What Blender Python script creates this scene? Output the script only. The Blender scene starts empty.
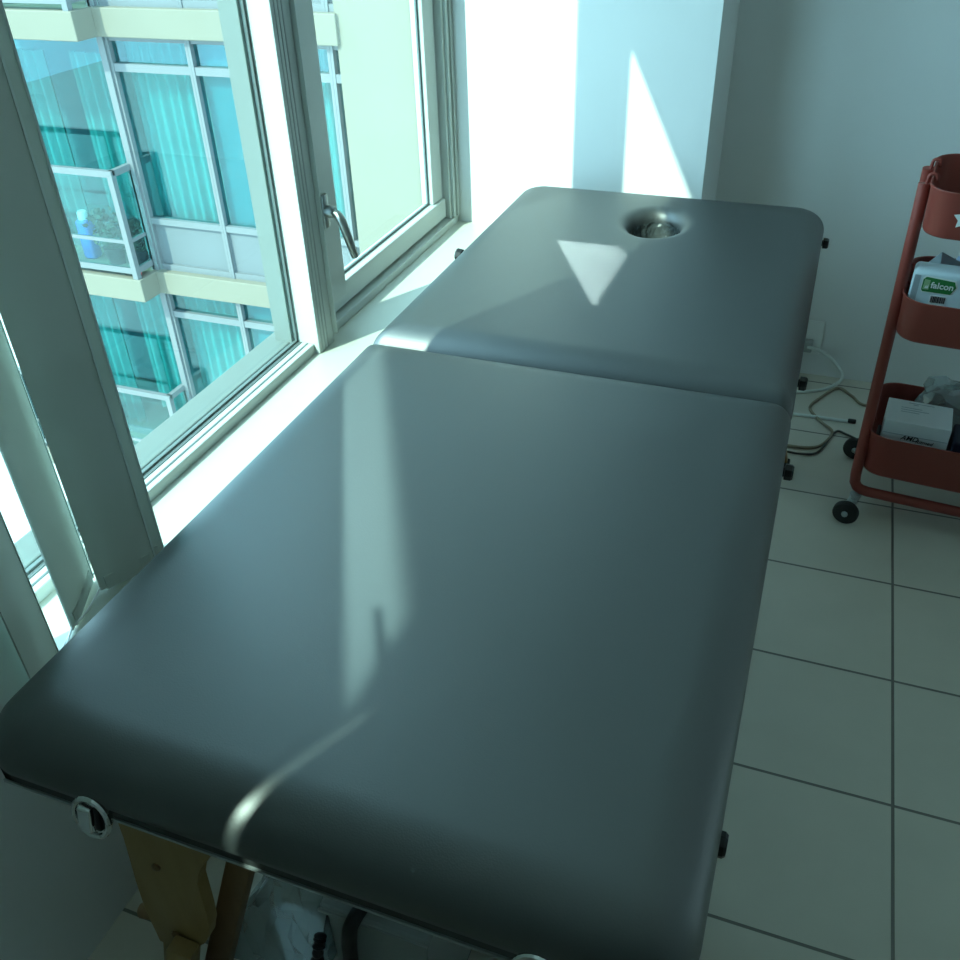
# Treatment room by a window: massage table, vertical blinds, casement window, trolley, apartment block opposite.
# Axes: X from the window wall into the room, Y along the table towards the far wall, Z up, table top at z = 0.
import bpy, bmesh, math, random
from mathutils import Vector, Matrix, Quaternion
random.seed(7)
SC = bpy.context.scene
COL = SC.collection
FLOOR = -0.67
PI = math.pi
CAMC = Vector((0.68764, -1.249556, 0.705332))

# ------------------------------------------------------------------ materials
def mat(name, col, rough=0.5, metal=0.0, spec=0.5, noise=None, bump=None, trans=0.0, ior=1.45, coat=0.0):
    m = bpy.data.materials.new(name); m.use_nodes = True
    nt = m.node_tree; b = nt.nodes['Principled BSDF']
    b.inputs['Base Color'].default_value = (*col, 1); b.inputs['Roughness'].default_value = rough
    b.inputs['Metallic'].default_value = metal; b.inputs['Specular IOR Level'].default_value = spec
    b.inputs['Transmission Weight'].default_value = trans; b.inputs['IOR'].default_value = ior
    b.inputs['Coat Weight'].default_value = coat
    tc = nt.nodes.new('ShaderNodeTexCoord')
    if noise:                                    # (scale, amount): mottling of the material's own colour
        n = nt.nodes.new('ShaderNodeTexNoise'); n.inputs['Scale'].default_value = noise[0]; n.inputs['Detail'].default_value = 4
        nt.links.new(tc.outputs['Object'], n.inputs['Vector'])
        r = nt.nodes.new('ShaderNodeMapRange'); r.inputs['To Min'].default_value = 1-noise[1]; r.inputs['To Max'].default_value = 1+noise[1]
        nt.links.new(n.outputs['Fac'], r.inputs['Value'])
        mx = nt.nodes.new('ShaderNodeMix'); mx.data_type = 'RGBA'; mx.blend_type = 'MULTIPLY'; mx.inputs['Factor'].default_value = 1
        mx.inputs['A'].default_value = (*col, 1); nt.links.new(r.outputs['Result'], mx.inputs['B'])
        nt.links.new(mx.outputs['Result'], b.inputs['Base Color'])
    if bump:                                     # (kind, scale, strength, distance)
        if bump[0] == 'voronoi':
            n2 = nt.nodes.new('ShaderNodeTexVoronoi'); out = n2.outputs['Distance']
        else:
            n2 = nt.nodes.new('ShaderNodeTexNoise'); n2.inputs['Detail'].default_value = 3; out = n2.outputs['Fac']
        n2.inputs['Scale'].default_value = bump[1]; nt.links.new(tc.outputs['Object'], n2.inputs['Vector'])
        bp = nt.nodes.new('ShaderNodeBump'); bp.inputs['Strength'].default_value = bump[2]; bp.inputs['Distance'].default_value = bump[3]
        nt.links.new(out, bp.inputs['Height']); nt.links.new(bp.outputs['Normal'], b.inputs['Normal'])
    return m

def schlick(nt, f0, k):                            # reflectance rising towards grazing, the same from both faces
    lw = nt.nodes.new('ShaderNodeLayerWeight'); lw.inputs['Blend'].default_value = .5
    p = nt.nodes.new('ShaderNodeMath'); p.operation = 'POWER'; p.inputs[1].default_value = 5; nt.links.new(lw.outputs['Facing'], p.inputs[0])
    q = nt.nodes.new('ShaderNodeMath'); q.operation = 'MULTIPLY_ADD'; q.inputs[1].default_value = k; q.inputs[2].default_value = f0
    nt.links.new(p.outputs[0], q.inputs[0]); return q

def glass_mat(name, tint, gloss=0.08, rough=0.0, tnoise=None):
    m = bpy.data.materials.new(name); m.use_nodes = True; nt = m.node_tree
    nt.nodes.remove(nt.nodes['Principled BSDF']); out = nt.nodes['Material Output']
    t = nt.nodes.new('ShaderNodeBsdfTransparent'); t.inputs['Color'].default_value = (*tint, 1)
    g = nt.nodes.new('ShaderNodeBsdfGlossy'); g.inputs['Roughness'].default_value = rough; g.inputs['Color'].default_value = (.9, .95, 1, 1)
    mul = schlick(nt, gloss, .45)
    mx = nt.nodes.new('ShaderNodeMixShader'); nt.links.new(mul.outputs[0], mx.inputs[0])
    nt.links.new(t.outputs[0], mx.inputs[1]); nt.links.new(g.outputs[0], mx.inputs[2]); nt.links.new(mx.outputs[0], out.inputs['Surface'])
    return m

def film_mat(name, tint, rough, diff, dcol=(.8, .85, .85)):   # clear crumpled plastic: see-through + gloss + a little milk
    m = bpy.data.materials.new(name); m.use_nodes = True; nt = m.node_tree
    nt.nodes.remove(nt.nodes['Principled BSDF']); out = nt.nodes['Material Output']
    t = nt.nodes.new('ShaderNodeBsdfTransparent'); t.inputs['Color'].default_value = (*tint, 1)
    g = nt.nodes.new('ShaderNodeBsdfGlossy'); g.inputs['Roughness'].default_value = rough
    d = nt.nodes.new('ShaderNodeBsdfDiffuse'); d.inputs['Color'].default_value = (*dcol, 1)
    a = nt.nodes.new('ShaderNodeMixShader'); a.inputs[0].default_value = diff
    b = nt.nodes.new('ShaderNodeMixShader'); f = schlick(nt, .06, .8)
    nt.links.new(t.outputs[0], a.inputs[1]); nt.links.new(d.outputs[0], a.inputs[2])
    nt.links.new(f.outputs[0], b.inputs[0]); nt.links.new(a.outputs[0], b.inputs[1]); nt.links.new(g.outputs[0], b.inputs[2])
    nt.links.new(b.outputs[0], out.inputs['Surface'])
    return m

def cloth_mat(name, col, tr):                      # woven blind cloth that lets a little daylight through
    m = bpy.data.materials.new(name); m.use_nodes = True; nt = m.node_tree
    nt.nodes.remove(nt.nodes['Principled BSDF']); out = nt.nodes['Material Output']
    d = nt.nodes.new('ShaderNodeBsdfDiffuse'); d.inputs['Color'].default_value = (*col, 1)
    t = nt.nodes.new('ShaderNodeBsdfTranslucent'); t.inputs['Color'].default_value = (*col, 1)
    a = nt.nodes.new('ShaderNodeMixShader'); a.inputs[0].default_value = tr
    nt.links.new(d.outputs[0], a.inputs[1]); nt.links.new(t.outputs[0], a.inputs[2]); nt.links.new(a.outputs[0], out.inputs['Surface'])
    return m

def tile_mat():
    m = mat('floor_tile', (.36, .34, .29), .42, spec=.4)
    nt = m.node_tree; b = nt.nodes['Principled BSDF']
    tc = nt.nodes.new('ShaderNodeTexCoord'); mp = nt.nodes.new('ShaderNodeMapping')
    mp.inputs['Location'].default_value = (-.99+.3*10, -.173+.3*10, 0)
    br = nt.nodes.new('ShaderNodeTexBrick'); br.offset = 0; br.squash = 1
    br.inputs['Scale'].default_value = 1; br.inputs['Brick Width'].default_value = .3; br.inputs['Row Height'].default_value = .3
    br.inputs['Mortar Size'].default_value = .003; br.inputs['Mortar Smooth'].default_value = .15; br.inputs['Bias'].default_value = 0
    br.inputs['Color1'].default_value = (.58, .54, .46, 1); br.inputs['Color2'].default_value = (.555, .52, .445, 1); br.inputs['Mortar'].default_value = (.17, .16, .14, 1)
    nt.links.new(tc.outputs['Object'], mp.inputs['Vector']); nt.links.new(mp.outputs[0], br.inputs['Vector'])
    n = nt.nodes.new('ShaderNodeTexNoise'); n.inputs['Scale'].default_value = 7; n.inputs['Detail'].default_value = 5
    nt.links.new(tc.outputs['Object'], n.inputs['Vector'])
    r = nt.nodes.new('ShaderNodeMapRange'); r.inputs['To Min'].default_value = .9; r.inputs['To Max'].default_value = 1.1
    nt.links.new(n.outputs['Fac'], r.inputs['Value'])
    mx = nt.nodes.new('ShaderNodeMix'); mx.data_type = 'RGBA'; mx.blend_type = 'MULTIPLY'; mx.inputs['Factor'].default_value = 1
    nt.links.new(br.outputs['Color'], mx.inputs['A']); nt.links.new(r.outputs['Result'], mx.inputs['B'])
    nt.links.new(mx.outputs['Result'], b.inputs['Base Color'])
    bp = nt.nodes.new('ShaderNodeBump'); bp.inputs['Strength'].default_value = .6; bp.inputs['Distance'].default_value = .002; bp.invert = True
    nt.links.new(br.outputs['Fac'], bp.inputs['Height']); nt.links.new(bp.outputs['Normal'], b.inputs['Normal'])
    return m

def wood_mat(name, c1, c2, rough=.45):
    m = mat(name, c1, rough); nt = m.node_tree; b = nt.nodes['Principled BSDF']
    tc = nt.nodes.new('ShaderNodeTexCoord'); mp = nt.nodes.new('ShaderNodeMapping'); mp.inputs['Scale'].default_value = (22, 22, 2.5)
    n = nt.nodes.new('ShaderNodeTexNoise'); n.inputs['Scale'].default_value = 2; n.inputs['Detail'].default_value = 6; n.inputs['Distortion'].default_value = .6
    rp = nt.nodes.new('ShaderNodeMix'); rp.data_type = 'RGBA'; rp.inputs['A'].default_value = (*c1, 1); rp.inputs['B'].default_value = (*c2, 1)
    nt.links.new(tc.outputs['Object'], mp.inputs['Vector']); nt.links.new(mp.outputs[0], n.inputs['Vector'])
    nt.links.new(n.outputs['Fac'], rp.inputs['Factor']); nt.links.new(rp.outputs['Result'], b.inputs['Base Color'])
    return m

M = dict(
    wall=mat('wall_paint', (.76, .78, .77), .6, spec=.3, noise=(3, .05), bump=('noise', 9, .12, .012)),
    ceil=mat('ceiling_paint', (.85, .85, .82), .8),
    floor=tile_mat(),
    sill=mat('sill_stone', (.52, .53, .47), .35, noise=(30, .03)),
    frame=mat('white_aluminium', (.50, .54, .52), .32, spec=.5),
    groove=mat('frame_groove', (.34, .37, .36), .5),
    ledge=mat('outer_ledge_paint', (.13, .15, .14), .6, noise=(14, .06)),
    gasket=mat('grey_gasket', (.12, .15, .15), .5),
    glass=glass_mat('window_glass', (.86, .97, .95), .02),
    steel=mat('brushed_steel', (.28, .30, .30), .38, metal=1),
    chrome=mat('chrome', (.75, .76, .76), .08, metal=1),
    dark=mat('black_plastic', (.012, .013, .014), .4),
    vinyl=mat('black_vinyl', (.020, .025, .025), .49, ior=2.15, bump=('voronoi', 520, .14, .0006)),
    apron=mat('dark_grey_vinyl', (.03, .034, .034), .5),
    lining=mat('hole_lining', (.05, .06, .062), .33, spec=.6, bump=('noise', 45, .9, .012)),
    wood=wood_mat('beech_wood', (.42, .27, .10), (.30, .17, .055)),
    wood2=wood_mat('brown_wood', (.30, .17, .08), (.20, .105, .045)),
    slat=cloth_mat('blind_fabric', (.68, .72, .67), .14),
    slat_edge=mat('blind_hem', (.62, .68, .65), .6),
    white=mat('white_plastic', (.78, .8, .78), .4),
    red=mat('red_powder_coat', (.27, .052, .038), .42, spec=.45, bump=('noise', 240, .05, .001)),
    rubber=mat('black_rubber', (.014, .015, .015), .6),
    grey=mat('grey_metal', (.42, .45, .45), .35, metal=.6),
    card=mat('white_cardboard', (.72, .75, .76), .6),
    ink=mat('black_ink', (.02, .02, .025), .6),
    redink=mat('faded_red_ink', (.35, .12, .12), .6),
    pack=mat('wipes_pack', (.62, .72, .76), .35),
    packgrey=mat('wipes_pack_grey', (.36, .42, .46), .4),
    green=mat('label_green', (.03, .20, .05), .4),
    green2=mat('label_pale_green', (.30, .48, .25), .4),
    foil=mat('silver_foil', (.50, .58, .62), .35, metal=.35, bump=('noise', 40, .5, .01)),
    foilblue=mat('blue_foil', (.05, .16, .38), .35),
    lilac=mat('pale_blue_plastic', (.50, .58, .80), .4),
    bag=film_mat('clear_film', (.80, .84, .84), .06, .36, (.6, .66, .66)),
    tub=film_mat('cloudy_plastic', (.75, .78, .77), .3, .5, (.6, .64, .62)),
    cable=mat('white_cable', (.62, .66, .62), .45),
    cord=mat('tan_cord', (.26, .22, .15), .5),
    darkcord=mat('dark_cord', (.06, .06, .05), .5),
    blue=mat('deep_blue_plastic', (.014, .02, .14), .4),
    darkblue=mat('navy_card', (.008, .011, .03), .5),
    forkgrey=mat('zinc_grey', (.42, .46, .46), .4, metal=.2),
    case=mat('black_nylon', (.012, .011, .013), .8, bump=('noise', 300, .3, .001)),
    concrete=mat('painted_concrete', (.165, .152, .118), .8, noise=(2.2, .05)),
    bframe=mat('building_aluminium', (.135, .145, .15), .45),
    spandrel=mat('spandrel_grey', (.115, .128, .135), .5),
    bglass=glass_mat('teal_glass', (.45, .83, .84), .07),
    railglass=glass_mat('railing_glass', (.66, .88, .88), .07),
    curtain=mat('pale_teal_curtain', (.28, .31, .29), .8),
    blind=mat('sky_reflection_tint', (.17, .18, .21), .7),  # sky reflection held as a flat tint
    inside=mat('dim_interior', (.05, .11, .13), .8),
    leaf=mat('dark_leaves', (.03, .05, .03), .6),
    pot=mat('dark_pot', (.03, .03, .035), .5),
    sky_blue=mat('bright_blue_plastic', (.03, .15, .5), .45),
    redpot=mat('red_plastic', (.6, .06, .06), .5),
    ground=mat('pale_paving', (.45, .46, .43), .9, noise=(.4, .1)),
)

# ------------------------------------------------------------------ mesh helpers
class MB:
    def __init__(s): s.bm = bmesh.new()
    def _bevel(s, verts, b, seg=2):
        es = set()
        for v in verts:
            for e in v.link_edges: es.add(e)
        bmesh.ops.bevel(s.bm, geom=list(es), offset=b, segments=seg, affect='EDGES', profile=.5, clamp_overlap=True)
    def box(s, x0, x1, y0, y1, z0, z1, b=0, seg=2, mtx=None):
        r = bmesh.ops.create_cube(s.bm, size=1)['verts']
        for v in r: v.co = Vector((x0+(v.co.x+.5)*(x1-x0), y0+(v.co.y+.5)*(y1-y0), z0+(v.co.z+.5)*(z1-z0)))
        if mtx is not None:
            for v in r: v.co = mtx @ v.co
        if b: s._bevel(r, b, seg)
        return s
    def prism(s, poly, f0, f1, b=0):             # poly: list of 2D points; f0/f1: functions (u,v)->3D for both caps
        a = [s.bm.verts.new(f0(*p)) for p in poly]; c = [s.bm.verts.new(f1(*p)) for p in poly]; n = len(poly)
        s.bm.faces.new(a[::-1]); s.bm.faces.new(c)
        for i in range(n): s.bm.faces.new((a[i], a[(i+1) % n], c[(i+1) % n], c[i]))
        if b: s._bevel(a+c, b)
        return s
    def tube(s, pts, r, seg=10, cap=True, smooth_pts=0):
        pts = [Vector(p) for p in pts]
        if smooth_pts: pts = catmull(pts, smooth_pts)
        rr = r if isinstance(r, (list, tuple)) else [r]*len(pts)
        rings = []; up = Vector((0, 0, 1)); prev = None
        for i, p in enumerate(pts):
            d = (pts[min(i+1, len(pts)-1)]-pts[max(i-1, 0)]).normalized()
            if prev is None:
                a = d.cross(up);
                if a.length < .05: a = d.cross(Vector((0, 1, 0)))
            else: a = prev-d*prev.dot(d)
            a.normalize(); prev = a; b = d.cross(a)
            rings.append([s.bm.verts.new(p+(a*math.cos(2*PI*k/seg)+b*math.sin(2*PI*k/seg))*rr[i]) for k in range(seg)])
        for i in range(len(rings)-1):
            for k in range(seg): s.bm.faces.new((rings[i][k], rings[i][(k+1) % seg], rings[i+1][(k+1) % seg], rings[i+1][k]))
        if cap: s.bm.faces.new(rings[0][::-1]); s.bm.faces.new(rings[-1])
        return s
    def lathe(s, prof, c, axis=(0, 0, 1), seg=24):   # prof: (radius, height) along axis from c
        ax = Vector(axis).normalized(); a = ax.orthogonal().normalized(); b = ax.cross(a); c = Vector(c)
        rings = [[s.bm.verts.new(c+ax*h+(a*math.cos(2*PI*k/seg)+b*math.sin(2*PI*k/seg))*max(r, 1e-5)) for k in range(seg)] for r, h in prof]
        for i in range(len(rings)-1):
            for k in range(seg): s.bm.faces.new((rings[i][k], rings[i][(k+1) % seg], rings[i+1][(k+1) % seg], rings[i+1][k]))
        s.bm.faces.new(rings[0][::-1]); s.bm.faces.new(rings[-1])
        return s
    def rings(s, rs, close0=False, close1=False):
        vs = [[s.bm.verts.new(p) for p in r] for r in rs]; n = len(rs[0])
        for i in range(len(vs)-1):
            for k in range(n): s.bm.faces.new((vs[i][k], vs[i][(k+1) % n], vs[i+1][(k+1) % n], vs[i+1][k]))
        if close0: s.bm.faces.new(vs[0][::-1])
        if close1: s.bm.faces.new(vs[-1])
        return s
    def build(s, name, m, parent=None, smooth=None, local=None):
        bmesh.ops.recalc_face_normals(s.bm, faces=s.bm.faces)
        if local is not None: s.bm.transform(local)
        me = bpy.data.meshes.new(name); s.bm.to_mesh(me); s.bm.free()
        o = bpy.data.objects.new(name, me); COL.objects.link(o)
        for mm in (m if isinstance(m, (list, tuple)) else [m]): me.materials.append(mm)
        if smooth is not None:
            for p in me.polygons: p.use_smooth = True
            if smooth < 180:
                me.set_sharp_from_angle(angle=math.radians(smooth))
        if parent is not None:
            o.parent = parent; o.matrix_parent_inverse = world(parent).inverted()
        return o

def world(o):
    mw = Matrix.LocRotScale(o.location, o.rotation_euler, o.scale)
    return mw if o.parent is None else world(o.parent) @ o.matrix_parent_inverse @ mw

def catmull(P, n):
    out = []
    for i in range(len(P)-1):
        p0, p1, p2, p3 = P[max(i-1, 0)], P[i], P[i+1], P[min(i+2, len(P)-1)]
        for k in range(n):
            t = k/n
            out.append(.5*((2*p1)+(p2-p0)*t+(2*p0-5*p1+4*p2-p3)*t*t+(3*p1-p0-3*p2+p3)*t**3))
    return out+[P[-1]]

def tag(o, label, cat, group=None, kind=None):
    o['label'] = label; o['category'] = cat
    if group: o['group'] = group
    if kind: o['kind'] = kind
    return o
def empty(name, loc, rz=0, label=None, cat=None, group=None):
    o = bpy.data.objects.new(name, None); COL.objects.link(o); o.location = loc; o.rotation_euler = (0, 0, rz); o.empty_display_size = .05
    if label: tag(o, label, cat, group)
    return o
def struct(mb, name, m, label=None, parent=None, smooth=None):
    o = mb.build(name, m, parent, smooth)
    if parent is None:
        o['kind'] = 'structure'
        if label: o['label'] = label; o['category'] = name.split('_')[0]
    elif label: o['label'] = label
    return o
def part(mb, name, m, parent, smooth=None, label=None):
    o = mb.build(name, m, parent, smooth)
    if label: o['label'] = label
    return o

def text_mesh(txt, size, mtx, m, name, parent, bold=.0, shear=0.0, extr=.0003, align='CENTER'):
    c = bpy.data.curves.new('lettering_curve', 'FONT'); c.body = txt; c.size = size; c.align_x = align; c.align_y = 'CENTER'
    c.extrude = extr; c.offset = bold; c.shear = shear
    t = bpy.data.objects.new('lettering_curve', c); COL.objects.link(t)
    dg = bpy.context.evaluated_depsgraph_get()
    me = bpy.data.meshes.new_from_object(t.evaluated_get(dg)); me.transform(mtx)
    COL.objects.unlink(t); bpy.data.objects.remove(t); bpy.data.curves.remove(c)
    me.materials.clear(); me.materials.append(m)
    o = bpy.data.objects.new(name, me); COL.objects.link(o)
    o.parent = parent; o.matrix_parent_inverse = world(parent).inverted()
    return o

# ------------------------------------------------------------------ room shell
WY = 1.09          # face of the far wall column
BY = 1.42          # face of the back wall
SILL = -.17
struct(MB().box(-.155, 4.4, -6.2, BY, FLOOR-.1, FLOOR), 'floor', M['floor'], 'pale beige square floor tiles with thin grout')
struct(MB().box(-.42, 4.4, -6.2, 1.6, 1.93, 2.03), 'ceiling', M['ceil'], 'white ceiling of the room')
struct(MB().box(-.40, -.155, -3.2, WY, FLOOR-.1, SILL-.03), 'wall_left', M['wall'], 'white wall below the window sill')
struct(MB().box(-.40, -.25, -3.2, WY, 1.46, 1.93), 'wall_left_upper', M['wall'], 'white wall above the windows')
struct(MB().box(-.350, .40, WY, 1.6, FLOOR-.1, 1.93), 'wall_far', M['wall'], 'white wall column at the far end of the table, sun patch on it')
struct(MB().box(.40, 4.4, BY, 1.6, FLOOR-.1, 1.93), 'wall_back', M['wall'], 'grey shaded back wall behind the trolley')
struct(MB().box(4.4, 4.55, -6.2, 1.6, FLOOR-.1, 1.93), 'wall_right', M['wall'], 'white side wall opposite the windows')
struct(MB().box(-.40, 4.4, -6.35, -6.2, FLOOR-.1, 1.93), 'wall_front', M['wall'], 'white wall at the near end of the room')
struct(MB().box(-.40, -.155, -6.2, -3.2, FLOOR-.1, 1.93), 'wall_left_rear', M['wall'], 'white wall beyond the blinds at the near end')
struct(MB().box(-.285, -.145, -3.2, WY, SILL-.03, SILL, .004), 'trim_1', M['sill'], 'white window sill under the frames')
struct(MB().box(-.372, -.312, -3.2, WY, -.2, -.145, .003), 'trim_2', M['ledge'], 'sunlit outer ledge outside the windows')

# window 1: fixed light next to the blinds
def window_bars(mb, y0, y1, z0, z1, w, x0, x1, b=.003):
    mb.box(x0, x1, y0, y1, z0, z0+w, b); mb.box(x0, x1, y0, y1, z1-w, z1, b)
    mb.box(x0, x1, y0, y0+w, z0+w, z1-w, b); mb.box(x0, x1, y1-w, y1, z0+w, z1-w, b)
    return mb
w1 = empty('window_1', (-.29, -.5, SILL)); w1['kind'] = 'structure'; w1['label'] = 'fixed window beside the vertical blinds'; w1['category'] = 'window'
fb = MB()
fb.box(-.33, -.262, -1.03, .235, SILL, -.148, .002)
fb.box(-.33, -.262, -1.03, .235, 1.30, 1.46, .002)
fb.box(-.33, -.262, -1.03, -.89, -.1475, 1.2995, .002)  # unseen near jamb, made wide to block sun between the slats
part(fb, 'frame', M['frame'], w1)
gk = MB(); gk.box(-.306, -.299, -0.895, .232, -.149, -.143); gk.box(-.306, -.299, .229, .2345, -.148, 1.30)
part(gk, 'gasket', M['gasket'], w1)
gk = MB(); gk.box(-.295, -.290, -0.895, .233, -.149, -.1465); gk.box(-.278, -.274, -0.895, .233, -.149, -.147)
part(gk, 'glazing_bead', M['gasket'], w1)
part(MB().box(-.3035, -.3015, -0.895, .228, -.146, 1.30), 'glass', M['glass'], w1)
# mullion between the two windows
mu = MB()
mu.box(-.347, -.250, .2352, .2985, SILL, 1.46, .002)
struct(mu, 'trim_3', M['frame'], 'white mullion post between the two windows')
struct(MB().box(-.347, -.3068, .222, .2345, -.2, 1.46, .001), 'trim_6', M['ledge'], 'sunlit outer face of the mullion post')
mg = MB()
for yy in (.246, .258, .270): mg.box(-.2505, -.2492, yy, yy+.0035, SILL+.002, 1.46)
struct(mg, 'trim_4', M['groove'], 'thin grey grooves along the mullion post')

# window 2: casement with lever handle
w2 = empty('window_2', (-.29, .7, SILL)); w2['kind'] = 'structure'; w2['label'] = 'casement window with a lever handle'; w2['category'] = 'window'
fb = MB()
fb.box(-.34, -.268, .299, WY-.001, SILL, -.150, .002)
fb.box(-.34, -.268, .299, WY-.001, 1.335, 1.46, .002)
fb.box(-.34, -.240, .299, .303, -.1495, 1.3345, .001)
fb.box(-.34, -.274, 1.040, WY-.001, -.1495, 1.3345, .002)
part(fb, 'frame', M['frame'], w2)
fs = MB()
fs.box(-.325, -.284, .304, 1.034, -.142, -.090, .003)
fs.box(-.325, -.284, .304, 1.034, 1.272, 1.332, .003)
fs.box(-.318, -.246, .304, .372, -.0895, 1.2715, .002)
fs.box(-.325, -.292, .968, 1.034, -.0895, 1.2715, .002)
sash = part(fs, 'sash', M['frame'], w2)
part(MB().box(-.332, -.30, .305, 1.038, -.1495, -.1425), 'gasket', M['gasket'], w2)
gk = MB(); gk.box(-.310, -.305, .372, .967, -.0895, -.084); gk.box(-.310, -.305, .962, .9675, -.084, 1.272)
gk.box(-.2475, -.2462, .327, .330, -.085, 1.26); gk.box(-.2475, -.2462, .318, .3205, -.085, 1.26)
part(gk, 'glazing_bead', M['gasket'], w2)
part(MB().box(-.3085, -.3065, .370, .9675, -.089, 1.2715), 'glass', M['glass'], w2)
hd = MB()
hd.box(-.2462, -.236, .303, .325, .078, .146, .004)
hd.lathe([(.012, 0), (.012, .016), (.009, .020)], (-.238, .314, .112), (1, 0, 0), 16)
part(hd, 'handle_plate', M['steel'], w2, 40, 'grey steel handle plate')
lv = MB()
lv.tube([(-.226, .314, .112), (-.210, .308, .110), (-.201, .305, .100), (-.199, .320, .060), (-.198, .338, .013)], [.008, .0085, .0095, .009, .0075], 10)
part(lv, 'handle', M['steel'], w2, 60, 'grey steel casement lever')
jt = MB(); jt.box(-.2735, -.267, 1.052, 1.066, -.149, 1.33, .001); jt.box(-.2735, -.264, 1.072, WY-.001, -.149, 1.33, .001)
struct(jt, 'trim_5', M['frame'], 'white window trim in the corner by the far wall')

# more glazing behind the blinds, nearer the room's near end
w3 = empty('window_3', (-.29, -2.1, SILL)); w3['kind'] = 'structure'; w3['label'] = 'window covered by the vertical blinds'; w3['category'] = 'window'
part(window_bars(MB(), -3.2, -1.031, SILL, 1.46, .055, -.33, -.262), 'frame', M['frame'], w3)
part(MB().box(-.320, -.275, -3.145, -1.086, SILL+.055, .95), 'sun_block_panel', M['frame'], w3)  # unseen opaque panel, added to stop sun coming in low through the slit
part(MB().box(-.303, -.301, -3.15, -1.08, .95, 1.41), 'glass', M['glass'], w3)

# ------------------------------------------------------------------ vertical blinds
bl = empty('vertical_blind', (-.13, -1.2, 1.2), 0, 'grey vertical blinds gathered at the near side of the window', 'blinds')
part(MB().box(-.16, -.10, -3.1, 1.05, 1.22, 1.27, .004), 'headrail', M['white'], bl)
part(MB().tube([(-.10, .172, 1.22), (-.10, .172, .78)], .006, 8), 'wand', M['white'], bl, 60)
def slat(p, q, z0=-.1645, z1=1.22):
    p = Vector(p); q = Vector(q); d = (q-p); n = Vector((-d.y, d.x)).normalized(); L = d.length
    mb = MB(); th = .0011; pts = []
    for i in range(9):                                          # slightly curved strip
        t = i/8; c = .0035*(1-(2*t-1)**2)
        pts.append(p+d*t+n*c)
    poly = [tuple(a+n*th) for a in pts]+[tuple(a-n*th) for a in reversed(pts)]
    mb.prism(poly, lambda u, v: (u, v, z0), lambda u, v: (u, v, z1))
    o = part(mb, 'slat', M['slat'], bl, 40)
    e = MB(); a = p+d*.035; b = p+d*.0
    e.prism([tuple(a+n*.0030), tuple(b+n*.0022), tuple(b-n*.0022), tuple(a-n*.0018)], lambda u, v: (u, v, z0-.0005), lambda u, v: (u, v, z1))
    part(e, 'hem', M['slat_edge'], o, 40)
    w = MB(); pa = p+d*.1; pb = p+d*.9                            # weight in the slat's bottom pocket and its chain clip
    w.prism([tuple(pa+n*.004), tuple(pb+n*.004), tuple(pb-n*.003), tuple(pa-n*.003)], lambda u, v: (u, v, z0-.002), lambda u, v: (u, v, z0+.022))
    part(w, 'bottom_weight', M['slat'], o, 40)
    return o
slats = [((-.152, -.432), (-.201, -.505)), ((-.154, -.451), (-.191, -.533)), ((-.224, -.511), (-.173, -.613)), ((-.153, -.660), (-.111, -.737))]
y = -.705
while y > -1.58: slats.append(((-.138, y), (-.122, y-.086))); y -= .0706
y = -1.692
while y > -2.95: slats.append(((-.138, y), (-.122, y-.086))); y -= .0706
for p, q in slats: slat(p, q)
ch = MB()
for (p, q), (p2, q2) in zip(slats[:4], slats[1:5]):
    for a, b in ((q, q2), (p, p2)):
        a = Vector((*a, -.160)); b = Vector((*b, -.160)); m_ = (a+b)/2-Vector((0, 0, .006))
        ch.tube([a, m_, b], .0016, 6, smooth_pts=4)
part(ch, 'chain', M['white'], bl, 60)

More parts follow.
